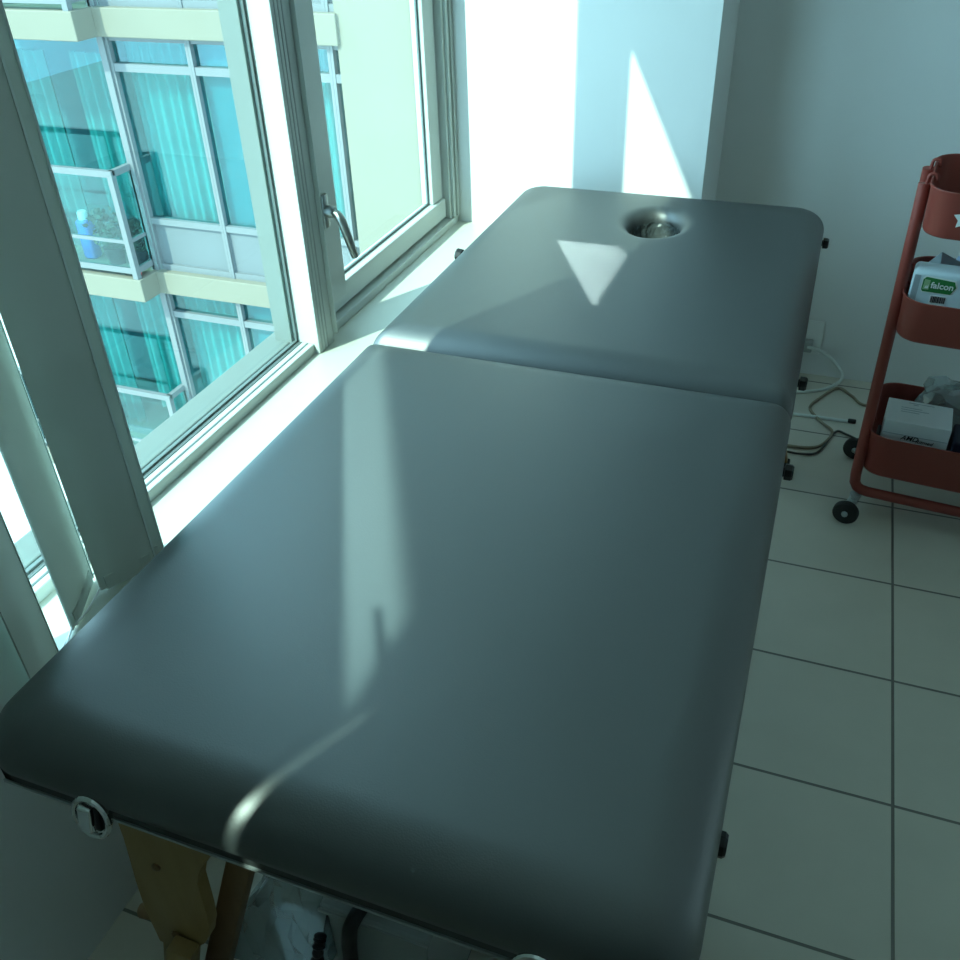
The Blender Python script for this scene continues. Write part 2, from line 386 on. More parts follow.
# ------------------------------------------------------------------ massage table
tb = empty('massage_table', (.35, .06, FLOOR), 0, 'long black vinyl massage table with face hole beside the window', 'massage table')
def rrect_sd(x, y, hx, hy, r, r2):                                   # signed distance to a rounded rectangle
    if y > 0: r = r2
    qx = abs(x)-hx+r; qy = abs(y)-hy+r
    return math.hypot(max(qx, 0), max(qy, 0))+min(max(qx, qy), 0)-r
def cushion(x0, x1, y0, y1, rc, bev, zb, hole=None, rc2=.03):
    cx, cy = (x0+x1)/2, (y0+y1)/2; hx, hy = (x1-x0)/2, (y1-y0)/2
    if hole: hcx, hcy, ha, hb = hole
    else: hcx, hcy, ha, hb = cx, cy, .02, .06
    dirs = []
    N = 420; per = []
    for side in range(4):                                        # points on the outline, denser round the corners
        for i in range(N//4):
            t = i/(N//4); t = .5-.5*math.cos(PI*t)
            per.append([(-1+2*t, -1), (1, -1+2*t), (1-2*t, 1), (-1, 1-2*t)][side])
    for u, v in per:
        d = Vector((cx+u*hx-hcx, cy+v*hy-hcy)); dirs.append(d.normalized())
    def ring(inset):
        out = []
        ihx, ihy = hx-inset, hy-inset; r = max(rc-inset*.55, .010); r2 = max(rc2-inset*.55, .010)
        for d in dirs:
            lo, hi = 0.0, 2.5
            for _ in range(34):
                m_ = (lo+hi)/2
                if rrect_sd(hcx+d.x*m_-cx, hcy+d.y*m_-cy, ihx, ihy, r, r2) < 0: lo = m_
                else: hi = m_
            out.append((hcx+d.x*lo, hcy+d.y*lo, lo))
        return out
    H = -zb
    rs = []
    rs.append([(x, y, zb) for x, y, _ in ring(.006)])
    rs.append([(x, y, zb+.006) for x, y, _ in ring(.0)])
    for k in range(0, 15):                                       # padded edge: quarter super-ellipse
        a = PI/2*k/14
        ins = bev*(1-math.cos(a)); z = -(H-.014)*(1-math.sin(a)**1.0)
        rs.append([(x, y, z) for x, y, _ in ring(ins)])
    crown = .004
    for ins in ((bev*1.08, bev*1.18) if hole else (bev*1.25, bev*1.7, bev*2.3, bev*3.0)):
        c = crown*min(1, (ins-bev)/(bev*2)); rs.append([(x, y, c) for x, y, _ in ring(ins)])
    last = ring(bev*(1.18 if hole else 3.0))
    if hole: crown = .0015
    if hole:
        rim = .034
        ell = lambda d, g: 1/math.sqrt((d.x/(ha+g))**2+(d.y/(hb+g))**2)
        def lerp_ring(s, g, z):
            out = []
            for d, (x, y, L) in zip(dirs, last):
                e = min(ell(d, g), L*.999) if s == 0 else ell(d, g)*(1-s)+L*s
                out.append((hcx+d.x*e, hcy+d.y*e, z))
            return out
        rs.append(lerp_ring(.6, .04, crown)); rs.append(lerp_ring(.25, .036, crown)); rs.append(lerp_ring(.06, .035, crown))
        for k in range(0, 12):
            a = PI/2*k/11; g = rim*(1-math.sin(a)); z = crown-.030*(1-math.cos(a))**1.15
            rs.append(lerp_ring(0, g, z))
        return MB().rings(rs, True, False), [(hcx+d.x*ell(d, 0), hcy+d.y*ell(d, 0)) for d in dirs]
    for s in (.6, .3): rs.append([(hcx+d.x*L*s, hcy+d.y*L*s, crown) for d, (x, y, L) in zip(dirs, last)])
    return MB().rings(rs, True, True), None
SEAM = .055
YN, YF = -.880, .978
c1, _ = cushion(-.036, .706, YN, SEAM-.001, .055, .066, -.066, None, .02)
part(c1, 'cushion', M['vinyl'], tb, 180, 'near padded half in black grained vinyl')
c2, hole_pts = cushion(-.036, .706, SEAM+.001, YF, .02, .058, -.066, (.3475, .742, .056, .080), .055)
cu = part(c2, 'cushion', M['vinyl'], tb, 180, 'far padded half with the oval face hole')
rs = []
for z, sc in ((-.026, 1.0), (-.04, .985), (-.06, .97), (-.085, .955), (-.104, .945)):
    rs.append([(.3475+(x-.3475)*sc*(1+.012*math.sin(k*.42+z*60)), .742+(yy-.742)*sc*(1+.012*math.sin(k*.42+z*60)), z) for k, (x, yy) in enumerate(hole_pts)])
part(MB().rings(rs), 'face_hole_lining', M['lining'], cu, 180, 'puckered vinyl lining of the face hole')
ringp = [(x, yy, -.104) for x, yy in [(.3475+(x-.3475)*.93, .742+(yy-.742)*.93) for x, yy in hole_pts]]
part(MB().tube(ringp[::6]+[ringp[0]], .0035, 6, False), 'hole_piping', M['apron'], cu, 180)
def apron(y0, y1):
    a = MB(); t = .016; x0, x1 = -.020, .690
    a.box(x0, x1, y0, y0+t, -.098, -.062, .003); a.box(x0, x1, y1-t, y1, -.098, -.062, .003)
    a.box(x0, x0+t, y0, y1, -.098, -.062, .003); a.box(x1-t, x1, y0, y1, -.098, -.062, .003)
    a.box(x0+.004, x1-.004, y0+.004, y1-.004, -.072, -.064)
    return a
a1 = apron(YN+.012, SEAM-.008)
part(a1, 'frame', M['apron'], tb, None, 'dark grey frame under the near half')
a2 = MB(); t = .016; x0, x1, y0, y1 = -.020, .690, SEAM+.008, YF-.012
a2.box(x0, x1, y0, y0+t, -.098, -.062, .003); a2.box(x0, x1, y1-t, y1, -.098, -.062, .003)
a2.box(x0, x0+t, y0, y1, -.098, -.062, .003); a2.box(x1-t, x1, y0, y1, -.098, -.062, .003)
part(a2, 'frame', M['apron'], tb, None, 'dark grey frame under the far half')
ed = MB(); ed.box(-.020, .690, YN+.0105, YN+.0135, -.1005, -.0965)
part(ed, 'frame_edging', M['grey'], tb, None, 'pale edge strip along the frame')
for (kx, ky) in ((.708, .897), (.708, .209), (.708, -.071), (.700, -.716)):
    k = MB(); k.lathe([(.007, 0), (.007, .006), (.0125, .007), (.0125, .016), (.010, .019)], (kx-.006, ky, -.066), (1, 0, 0), 8)
    part(k, 'knob', M['dark'], tb, 30)
k = MB(); k.lathe([(.010, 0), (.010, .006), (.014, .007), (.014, .018), (.011, .021)], (-.030, .53, -.040), (-1, 0, 0.15), 8)
part(k, 'knob', M['dark'], tb, 30)
for hx in (.09, .61):                                            # hinges across the fold
    h = MB(); h.box(hx-.02, hx+.02, SEAM-.04, SEAM+.04, -.103, -.098, .001); h.tube([(hx-.02, SEAM, -.103), (hx+.02, SEAM, -.103)], .004, 8)
    part(h, 'hinge', M['grey'], tb)
def latch(cx):
    c = Vector((cx, YN+.004, -.076)); t = Matrix.Translation(c) @ Matrix.Rotation(math.radians(-12), 4, 'X')
    m1 = MB(); pts = []
    for i in range(25):
        a = 2*PI*i/24; pts.append(t @ Vector((.021*math.cos(a), -.010, .023*math.sin(a))))
    m1.tube(pts, .0034, 8, False)
    m1.lathe([(.020, 0), (.020, .004), (.016, .006)], t @ Vector((0, -.002, 0)), t.to_3x3() @ Vector((0, -1, 0)), 24)
    m1.box(-.012, .012, -.004, .01, -.006, .026, .002, 2, t)
    la = part(m1, 'latch', M['chrome'], tb, 35, 'round chrome case latch')
    m2 = MB(); m2.box(-.013, .004, -.016, -.006, -.017, .014, .003, 2, t)
    part(m2, 'latch_lever', M['chrome'], la, 35)
    m3 = MB(); m3.box(.006, .0135, -.0135, -.006, -.012, .018, .002, 2, t)
    part(m3, 'latch_slot', M['dark'], la, 35)
latch(.118); latch(.580)
plate = [(.044, -.097), (.172, -.097), (.171, -.225), (.160, -.246), (.146, -.262), (.137, -.280), (.132, -.305), (.130, -.34), (.128, -.375), (.124, -.41), (.116, -.44), (.103, -.466), (.084, -.487), (.06, -.51), (.02, -.51), (.020, -.434), (.026, -.36), (.038, -.26)]
def leg(mx, yc, far):
    fx = (lambda x: .70-x) if mx else (lambda x: x)
    p = MB(); p.prism(plate, lambda u, v: (fx(u), yc-.009, v), lambda u, v: (fx(u), yc+.009, v), .0025)
    o = part(p, 'leg', M['wood'], tb, 30, 'pale wood leg with a wide curved bracket')
    s = MB(); b0 = yc+.011
    s.prism([(.035, -.40), (.085, -.42), (.020, FLOOR+.012), (-.028, FLOOR+.012)], lambda u, v: (fx(u), b0, v), lambda u, v: (fx(u), b0+.024, v), .003)
    part(s, 'leg_extension', M['wood'], o, 30)
    s = MB(); s.prism([(.062, -.46), (.100, -.46), (.040, FLOOR+.012), (.004, FLOOR+.012)], lambda u, v: (fx(u), yc-.034, v), lambda u, v: (fx(u), yc-.011, v), .003)
    part(s, 'leg_extension', M['wood'], o, 30)
    f = MB(); f.box(min(fx(-.034), fx(.044)), max(fx(-.034), fx(.044)), yc-.036, yc+.038, FLOOR, FLOOR+.014, .003)
    part(f, 'rubber_foot', M['rubber'], o)
    for q in ((.075, -.30), (.060, -.465)):
        part(MB().lathe([(.006, 0), (.006, .003), (.003, .005)], (fx(q[0]), yc-.009, q[1]), (0, -1, 0), 10), 'bolt_cap', M['wood2'], o, 40)
    n = MB().lathe([(.010, 0), (.012, .012), (.010, .03), (.005, .034)], (fx(.018), yc+.012, -.47), (-1 if not mx else 1, -.2, -.2), 12)
    part(n, 'leg_knob', M['wood2'], o, 40)
    return o
for mx in (0, 1):
    for yc in (-.80, .86): leg(mx, yc, yc > 0)
br = MB(); br.prism([(.215, -.097), (.249, -.097), (.060, FLOOR), (.020, FLOOR)], lambda u, v: (u, -.765, v), lambda u, v: (u, -.742, v), .003)
part(br, 'brace', M['wood2'], tb, 30, 'darker brown wooden diagonal brace')
br = MB(); br.prism([(.70-.215, -.097), (.70-.249, -.097), (.70-.060, FLOOR), (.70-.020, FLOOR)], lambda u, v: (u, -.765, v), lambda u, v: (u, -.742, v), .003)
part(br, 'brace', M['wood2'], tb, 30)
# ------------------------------------------------------------------ things under the table
def crumpled(x0, x1, y0, y1, z0, z1, amp, cuts=7, taper=.8, seed=1):
    bm = MB(); r = random.Random(seed); n = cuts
    bmesh.ops.create_grid(bm.bm, x_segments=1, y_segments=1, size=.5); bm.bm.clear()
    bmesh.ops.create_cube(bm.bm, size=1); bmesh.ops.subdivide_edges(bm.bm, edges=bm.bm.edges[:], cuts=n, use_grid_fill=True)
    for v in bm.bm.verts:
        u = v.co.copy(); k = 1-(1-taper)*(u.z+.5)
        j = Vector((r.uniform(-1, 1), r.uniform(-1, 1), r.uniform(-.6, .6)))*amp*(0.25 if u.z < -.45 else 1)
        v.co = Vector(((x0+x1)/2+u.x*(x1-x0)*k, (y0+y1)/2+u.y*(y1-y0)*k, z0+(u.z+.5)*(z1-z0)))+j
        v.co.z = max(v.co.z, z0+.001)
    return bm
o = crumpled(.03, .20, -.735, -.63, FLOOR, -.425, .0065, 6, .46, 3)
for v in o.bm.verts: v.co.x += (v.co.z-FLOOR)*.30
o = o.build('plastic_bag', M['bag'], None, None)
tag(o, 'clear crumpled plastic bag standing under the near end of the table', 'bag')
tbx = empty('storage_tub', (.33, -.6, FLOOR), 0, 'cloudy plastic tub under the table beside the clear bag', 'tub')
q = MB()
for a in ((.252, .256, -.735, -.60), (.388, .392, -.735, -.60), (.252, .392, -.735, -.731), (.252, .392, -.604, -.60)): q.box(a[0], a[1], a[2], a[3], FLOOR, -.415, .001)
q.box(.252, .392, -.735, -.60, FLOOR, FLOOR+.005)
part(q, 'tub_body', M['tub'], tbx)
q = MB(); q.box(.245, .399, -.742, -.593, -.415, -.398, .005); part(q, 'lid', M['tub'], tbx)
q = MB(); q.box(.245, .399, -.7445, -.7405, -.410, -.403, .001); part(q, 'lid_rim', M['tub'], tbx)
hz = MB(); hp = [(.330, -.57, -.395), (.322, -.60, -.386), (.312, -.69, -.386), (.300, -.745, -.392), (.294, -.757, -.43), (.290, -.758, -.52), (.288, -.758, FLOOR+.012)]
hz.tube(hp, .010, 10, smooth_pts=6); tag(hz.build('hose', M['dark'], None, 60), 'black hose hanging over the cloudy tub', 'hose')
cl = MB(); pts = catmull([Vector(p) for p in ((.238, -.742, -.475), (.240, -.762, -.505), (.252, -.772, -.54), (.278, -.78, -.575), (.31, -.787, -.61), (.345, -.79, FLOOR+.012))], 12)
cl.tube(pts, [.0075+.002*math.sin(i*2.4) for i in range(len(pts))], 10)
tag(cl.build('cord', M['dark'], None, 60), 'ribbed black cord between the clear bag and the tub', 'cord')
cp = MB(); cp.lathe([(.012, 0), (.0135, .006), (.0135, .08), (.008, .092), (.008, .105)], (.214, -.766, FLOOR), (-.0, .0, 1), 16)
cp.lathe([(.0095, .0), (.0095, .03)], (.214, -.766, -.566), (0, 0, 1), 16)
tag(cp.build('bottle', M['blue'], None, 40), 'small deep blue bottle beside the clear bag', 'bottle')
cs = MB(); cs.box(.09, .65, -.58, -.44, FLOOR, -.30, .02, 3)
cso = empty('carry_case', (.35, -.37, FLOOR), 0, 'black nylon carry case standing under the table', 'case')
part(cs, 'case_body', M['case'], cso, 40)
part(MB().tube([(.41, -.582, -.36), (.42, -.590, -.42), (.48, -.592, -.44), (.54, -.590, -.42), (.55, -.582, -.36)], .009, 8, smooth_pts=5), 'handle', M['case'], cso, 60)
wb = MB(); wb.box(.205, .232, -.5835, -.581, -.40, -.335, .0); 
tag(wb.build('paper_tag', M['card']), 'small white paper tag on the black carry case', 'tag')

# ------------------------------------------------------------------ trolley
CART = Matrix.Translation((.884, .72, FLOOR)) @ Matrix.Rotation(math.radians(-5.5), 4, 'Z')
ct = empty('trolley', (.884, .72, FLOOR), math.radians(-5.5), 'dusty red three tier metal trolley on casters', 'trolley')
def cpart(mb, name, m, parent=None, smooth=None, label=None):
    o = mb.build(name, m, parent or ct, smooth, CART)
    if label: o['label'] = label
    return o
LX = .43
for yb, yt in ((0, .075), (.275, .185)):                        # two bent U frames
    p = [(-.012, yt, .785), (-.006, yt+(yb-yt)*.45, .45), (-.001, yb, .115), (.001, yb, .092), (.008, yb, .080), (.018, yb, .074), (.034, yb, .071), (LX-.034, yb, .071), (LX-.018, yb, .074), (LX-.008, yb, .080), (LX-.001, yb, .092), (LX+.001, yb, .115), (LX-.004, yt+(yb-yt)*.45, .45), (LX-.006, yt, .80)]
    cpart(MB().tube(p, .0125, 12), 'frame_tube', M['red'], None, 60)
def tray(z, dep, x0=-.004, x1=LX-.012, y0=-.022, y1=.262):
    o = None
    def loop(ins, z, r0=.055):
        out = []; r = max(r0-ins, .01)
        for cx, cy, a0 in ((x1-r-ins, y1-r-ins, 0), (x0+r+ins, y1-r-ins, 90), (x0+r+ins, y0+r+ins, 180), (x1-r-ins, y0+r+ins, 270)):
            for k in range(9):
                a = math.radians(a0+90*k/8); out.append((cx+r*math.cos(a), cy+r*math.sin(a), z))
        return out
    rs = [loop(.012, z-dep), loop(.006, z-dep+.002), loop(.003, z-dep+.008), loop(.0, z-.003), loop(-.0025, z), loop(-.002, z+.003), loop(.001, z+.003), loop(.0025, z), loop(.005, z-dep+.010), loop(.012, z-dep+.004)]
    b = MB(); b.rings(rs, True, True)
    t = cpart(b, 'tray', M['red'], None, 50)
    for sx in (x0, x1):
        for yy in (.075, .185):
            s = 1 if sx == x0 else -1
            h = MB(); h.tube([(sx-.008*s, yy-.004, z-.012), (sx-.006*s, yy-.004, z+.006), (sx+.006*s, yy-.004, z+.008), (sx+.010*s, yy-.004, z-.006)], .0035, 8, smooth_pts=4)
            cpart(h, 'hook', M['red'], t, 60)
    return t
ZT = (.797, .567, .235)
for z, d, xa in zip(ZT, (.092, .090, .105), (.000, .001, .000)): tray(z, d, xa)
st = MB(); pol = []
for k in range(10):
    a = PI/2+k*PI/5; r = .021 if k % 2 == 0 else .0115; pol.append((.074+r*math.cos(a), .752+r*math.sin(a)))
st.prism(pol, lambda u, v: (u, -.0250, v), lambda u, v: (u, -.0222, v))
cpart(st, 'star_badge', M['white'], None, None, 'small white star on the top tray')
def caster(x, yb):
    sx = 1 if x < .2 else -1
    w = Vector((x-(.016 if yb < .1 else .032)*sx, yb-(.046 if yb < .1 else .022), .030)); ax = Vector((.12, 1, 0)).normalized()
    f = MB(); f.lathe([(.010, 0), (.010, .010), (.0135, .011), (.0135, .016)], (x-.004*sx, yb-.004, .045), (0, 0, 1), 14)
    for sd in (-1, 1):
        o_ = ax*.0125*sd
        f.tube([Vector((x-.004*sx, yb-.006, .052))+o_, Vector((x-.007*sx, yb-.010, .044))+o_, Vector((x-.014*sx, yb-.018, .034))+o_, w+o_], [.012, .011, .009, .0075], 8)
    f.lathe([(.006, -.014), (.006, .014)], w, ax, 10)
    c = cpart(f, 'caster', M['forkgrey'], None, 40, 'steel caster fork')
    t = MB(); t.lathe([(.015, -.009), (.0275, -.009), (.030, -.005), (.030, .005), (.0275, .009), (.015, .009)], w, ax, 28)
    cpart(t, 'wheel', M['rubber'], c, 40, 'black rubber wheel')
    t = MB(); t.lathe([(.0155, -.0086), (.0155, .0086)], w, ax, 20); cpart(t, 'wheel_hub', M['rubber'], c, 40)
for x in (.014, LX-.014):
    for yb in (0, .275): caster(x, yb)

def cobj(mb, name, m, parent=None, smooth=None): return mb.build(name, m, parent, smooth, CART)
# top tray contents
o = cobj(MB().box(.045, .30, -.004, .024, .712, .786, .003), 'tray_box', M['card']); tag(o, 'narrow white box along the front of the top trolley tray', 'box')
# middle tray: pack of wipes, foil sheets, bottle
wp = empty('wipes_pack', CART @ Vector((.07, .02, .481)), 0, 'pale blue pack of wipes with a green label in the middle tray', 'wipes pack')
T = Matrix.Translation((.010, .034, .497))
pk = MB(); pk.box(0, .17, 0, .060, -.0145, .122, .010, 4); bm_ = pk.bm
pk.bm.transform(T); cobj(pk, 'pack_body', M['pack'], wp, 40)
front = T @ Matrix.Rotation(PI/2, 4, 'X')          # local x right, y up, z towards -Y
def flat(poly, d, m, name, par=wp, base=None):
    b = MB(); base = base or front
    b.prism(poly, lambda u, v: base @ Vector((u, v, d)), lambda u, v: base @ Vector((u, v, d+.0006)))
    return cobj(b, name, m, par)
flat([(.004, .012), (.016, .012), (.016, .112), (.004, .112)], .0002, M['packgrey'], 'side_band')
flat([(0.02, 0.081), (0.024, 0.076), (0.081, 0.076), (0.09, 0.094), (0.084, 0.109), (0.026, 0.113), (0.02, 0.105)], .0002, M['white'], 'label_outline')
flat([(0.022, 0.082), (0.025, 0.078), (0.079, 0.078), (0.087, 0.094), (0.082, 0.106), (0.027, 0.11), (0.022, 0.104)], .0012, M['green'], 'green_label')
flat([(0.024, 0.083), (0.036, 0.083), (0.036, 0.104), (0.025, 0.105)], .0022, M['green2'], 'leaf_panel')
flat([(0.027, 0.086), (0.03, 0.093), (0.0315, 0.089), (0.034, 0.095), (0.0345, 0.086)], .0032, M['white'], 'leaf_mark')
flat([(0.042, 0.051), (0.074, 0.051), (0.074, 0.072), (0.042, 0.072)], .0002, M['white'], 'barcode_panel')
bc = MB(); x = .0445; rr = random.Random(3)
while x < .071:
    wd = rr.choice((.0008, .0014, .002)); bc.prism([(x, .056), (x+wd, .056), (x+wd, .070), (x, .070)], lambda u, v: front @ Vector((u, v, .0012)), lambda u, v: front @ Vector((u, v, .0017))); x += wd+rr.choice((.0009, .0015))
cobj(bc, 'barcode', M['ink'], wp)
text_mesh('falcon', .0185, CART @ front @ Matrix.Translation((.0605, .0935, .0026)), M['white'], 'lettering', wp, .0004)
o = MB()
pts = [[(.012, .115, .575), (.06, .118, .60), (.105, .115, .582), (.15, .115, .59)], [(.016, .15, .572), (.056, .15, .622), (.10, .15, .604), (.15, .16, .59)], [(.03, .20, .565), (.07, .21, .585), (.11, .20, .575), (.16, .20, .568)]]
g = [[o.bm.verts.new(p) for p in r] for r in pts]
for i in range(2):
    for j in range(3): o.bm.faces.new((g[i][j], g[i][j+1], g[i+1][j+1], g[i+1][j]))
bmesh.ops.solidify(o.bm, geom=o.bm.faces[:], thickness=.002)
o = cobj(o, 'foil_sheet', M['foil']); tag(o, 'creased silver foil sheet behind the wipes pack', 'foil')
o = cobj(MB().box(.02, .17, .102, .21, .481, .562, .008, 3), 'blue_pouch', M['foilblue'], None, 40); tag(o, 'dark blue pouch under the silver foil sheet', 'pouch')
bt = empty('bottle', CART @ Vector((.105, .226, .481)), 0, 'pale blue bottle standing at the back of the middle tray', 'bottle')
b = MB(); b.lathe([(.014, 0), (.016, .004), (.016, .10), (.011, .112)], (.105, .222, .482), (0, 0, 1), 18); cobj(b, 'bottle_body', M['lilac'], bt, 40)
b = MB(); b.lathe([(.0125, 0), (.0125, .028), (.011, .03)], (.105, .222, .594), (0, 0, 1), 18); cobj(b, 'cap', M['white'], bt, 40)
# lower tray: glove box, bag, small dark packs
gb = empty('glove_box', CART @ Vector((.10, .05, .14)), 0, 'white glove carton with black lettering in the bottom tray', 'carton')
B0 = Matrix.Translation((.030, .008, .137)) @ Matrix.Rotation(math.radians(1), 4, 'Z')
b = MB(); b.box(0, .140, 0, .108, 0, .134, .0015); b.bm.transform(B0); cobj(b, 'carton_body', M['card'], gb)
bf = B0 @ Matrix.Rotation(PI/2, 4, 'X')
b = MB(); b.prism([(.002, .1005), (.138, .1005), (.138, .1018), (.002, .1018)], lambda u, v: bf @ Vector((u, v, 0)), lambda u, v: bf @ Vector((u, v, .0006))); cobj(b, 'carton_flap', M['packgrey'], gb)
text_mesh('AMD', .0165, CART @ bf @ Matrix.Translation((.060, .0945, .0006)), M['ink'], 'lettering', gb, .0002, .3)
text_mesh('Ritmed', .0125, CART @ bf @ Matrix.Translation((.092, .0905, .0006)), M['ink'], 'lettering', gb, .0001, .3)
text_mesh('Gl  isolation', .0095, CART @ bf @ Matrix.Translation((.072, .0765, .0006)), M['redink'], 'lettering', gb)
bt_ = B0 @ Matrix.Translation((0, 0, .134))
b = MB()
for (x0, x1, yy) in ((.045, .10, .095), (.055, .066, .088), (.03, .075, .07), (.03, .09, .06), (.03, .07, .05)):
    b.box(x0, x1, yy, yy+.0022, 0, .0005, 0, 2, bt_)
cobj(b, 'printed_lines', M['packgrey'], gb)
o = cobj(crumpled(.085, .34, .135, .24, .140, .292, .013, 7, .78, 9), 'plastic_bag', M['bag']); tag(o, 'clear crumpled bag behind the white carton', 'bag')
o = cobj(MB().box(.020, .028, .01, .06, .140, .225, .003), 'thin_pack', M['dark'], None); tag(o, 'thin black pack at the left end of the bottom tray', 'pack')  # dark item of unknown kind, drawn as a thin pack
o = cobj(MB().box(.178, .24, .006, .10, .140, .245, .006, 3), 'dark_carton', M['darkblue'], None, 40); tag(o, 'dark navy carton right of the white glove carton', 'carton')

# ------------------------------------------------------------------ cables on the floor
ol = empty('wall_outlet', (.72, BY, -.55), 0, 'white wall outlet low behind the table', 'outlet')
part(MB().box(.68, .765, BY-.006, BY, -.60, -.49, .003), 'outlet_plate', M['white'], ol)
part(MB().box(.712, .742, BY-.032, BY-.006, -.585, -.548, .005, 3), 'plug', M['grey'], ol, 40)
F = FLOOR
def cable(name, pts, r, m, label, end=None):
    o = MB().tube(pts, r, 8, smooth_pts=8).build(name, M[m], None, 60); return tag(o, label, 'cable')
cable('white_cable', [(.728, BY-.033, -.566), (.755, 1.38, -.565), (.797, 1.38, -.587), (.830, 1.37, -.615), (.842, 1.355, -.632), (.828, 1.34, -.650), (.790, 1.318, F+.006), (.722, 1.284, F+.005), (.60, 1.25, F+.005)], .005, 'cable', 'white cable looping from the wall outlet to the floor')
wc = empty('charger_cable', (.8, 1.15, F), 0, 'straight white cable ending in a black plug near the trolley', 'cable')
part(MB().tube([(.55, 1.13, F+.005), (.72, 1.15, F+.005), (.872, 1.155, F+.005)], .0048, 8, smooth_pts=6), 'cable', M['cable'], wc, 60)
part(MB().lathe([(.005, 0), (.007, .003), (.007, .02), (.005, .022)], (.870, 1.155, F+.0075), (1, 0, 0), 10), 'connector', M['dark'], wc, 40)
cable('tan_cord', [(1.05, 1.30, F+.005), (.92, 1.262, F+.005), (.875, 1.31, F+.005), (.836, 1.345, F+.005), (.79, 1.27, F+.005), (.765, 1.199, F+.005), (.80, 1.13, F+.005), (.832, 1.085, F+.005), (.815, 1.02, F+.005), (.785, .985, F+.005), (.72, .975, F+.005), (.58, .98, F+.005)], .0042, 'cord', 'tan cord curling across the floor behind the table')
cable('thin_cable', [(1.02, 1.0, F+.005), (.93, 1.045, F+.005), (.87, 1.082, F+.005), (.845, 1.092, F+.005), (.828, 1.05, F+.005), (.80, .965, F+.005), (.76, .945, F+.005), (.71, .945, F+.005), (.58, .96, F+.005)], .0032, 'darkcord', 'thin dark cord running under the rear trolley caster')

# ------------------------------------------------------------------ building opposite (stands at right angles to the windows)
FY = 7.2
bd = empty('apartment_building', (-5, FY, -9), 0, 'cream apartment block with teal windows seen through the window', 'building')
def curtain(x0, x1, y, z0, z1, pitch=.13, amp=.035):
    n = int((x1-x0)/pitch*8); a = []; b = MB()
    for i in range(n+1):
        x = x0+(x1-x0)*i/n; ph = 2*PI*(x-x0)/pitch
        a.append((x, y+amp*math.sin(ph)+.012*math.sin(ph*.37)))
    lo = [b.bm.verts.new((p[0], p[1], z0)) for p in a]; hi = [b.bm.verts.new((p[0], p[1], z1)) for p in a]
    lo2 = [b.bm.verts.new((p[0], p[1]+.006, z0)) for p in a]; hi2 = [b.bm.verts.new((p[0], p[1]+.006, z1)) for p in a]
    for i in range(n):
        b.bm.faces.new((lo[i], lo[i+1], hi[i+1], hi[i])); b.bm.faces.new((lo2[i+1], lo2[i], hi2[i], hi2[i+1]))
    b.bm.faces.new((lo[0], hi[0], hi2[0], lo2[0])); b.bm.faces.new((lo[-1], lo2[-1], hi2[-1], hi[-1]))
    return b
STO = 2.87
part(MB().box(-3.93, -.46, FY-.06, 8.6, -9, 8.2, .01), 'pier', M['concrete'], bd, None, 'sunlit cream wall beside the windows')
part(MB().box(-10, -3.9, 9.0, 9.2, -9, 8.2), 'rear_wall', M['inside'], bd)
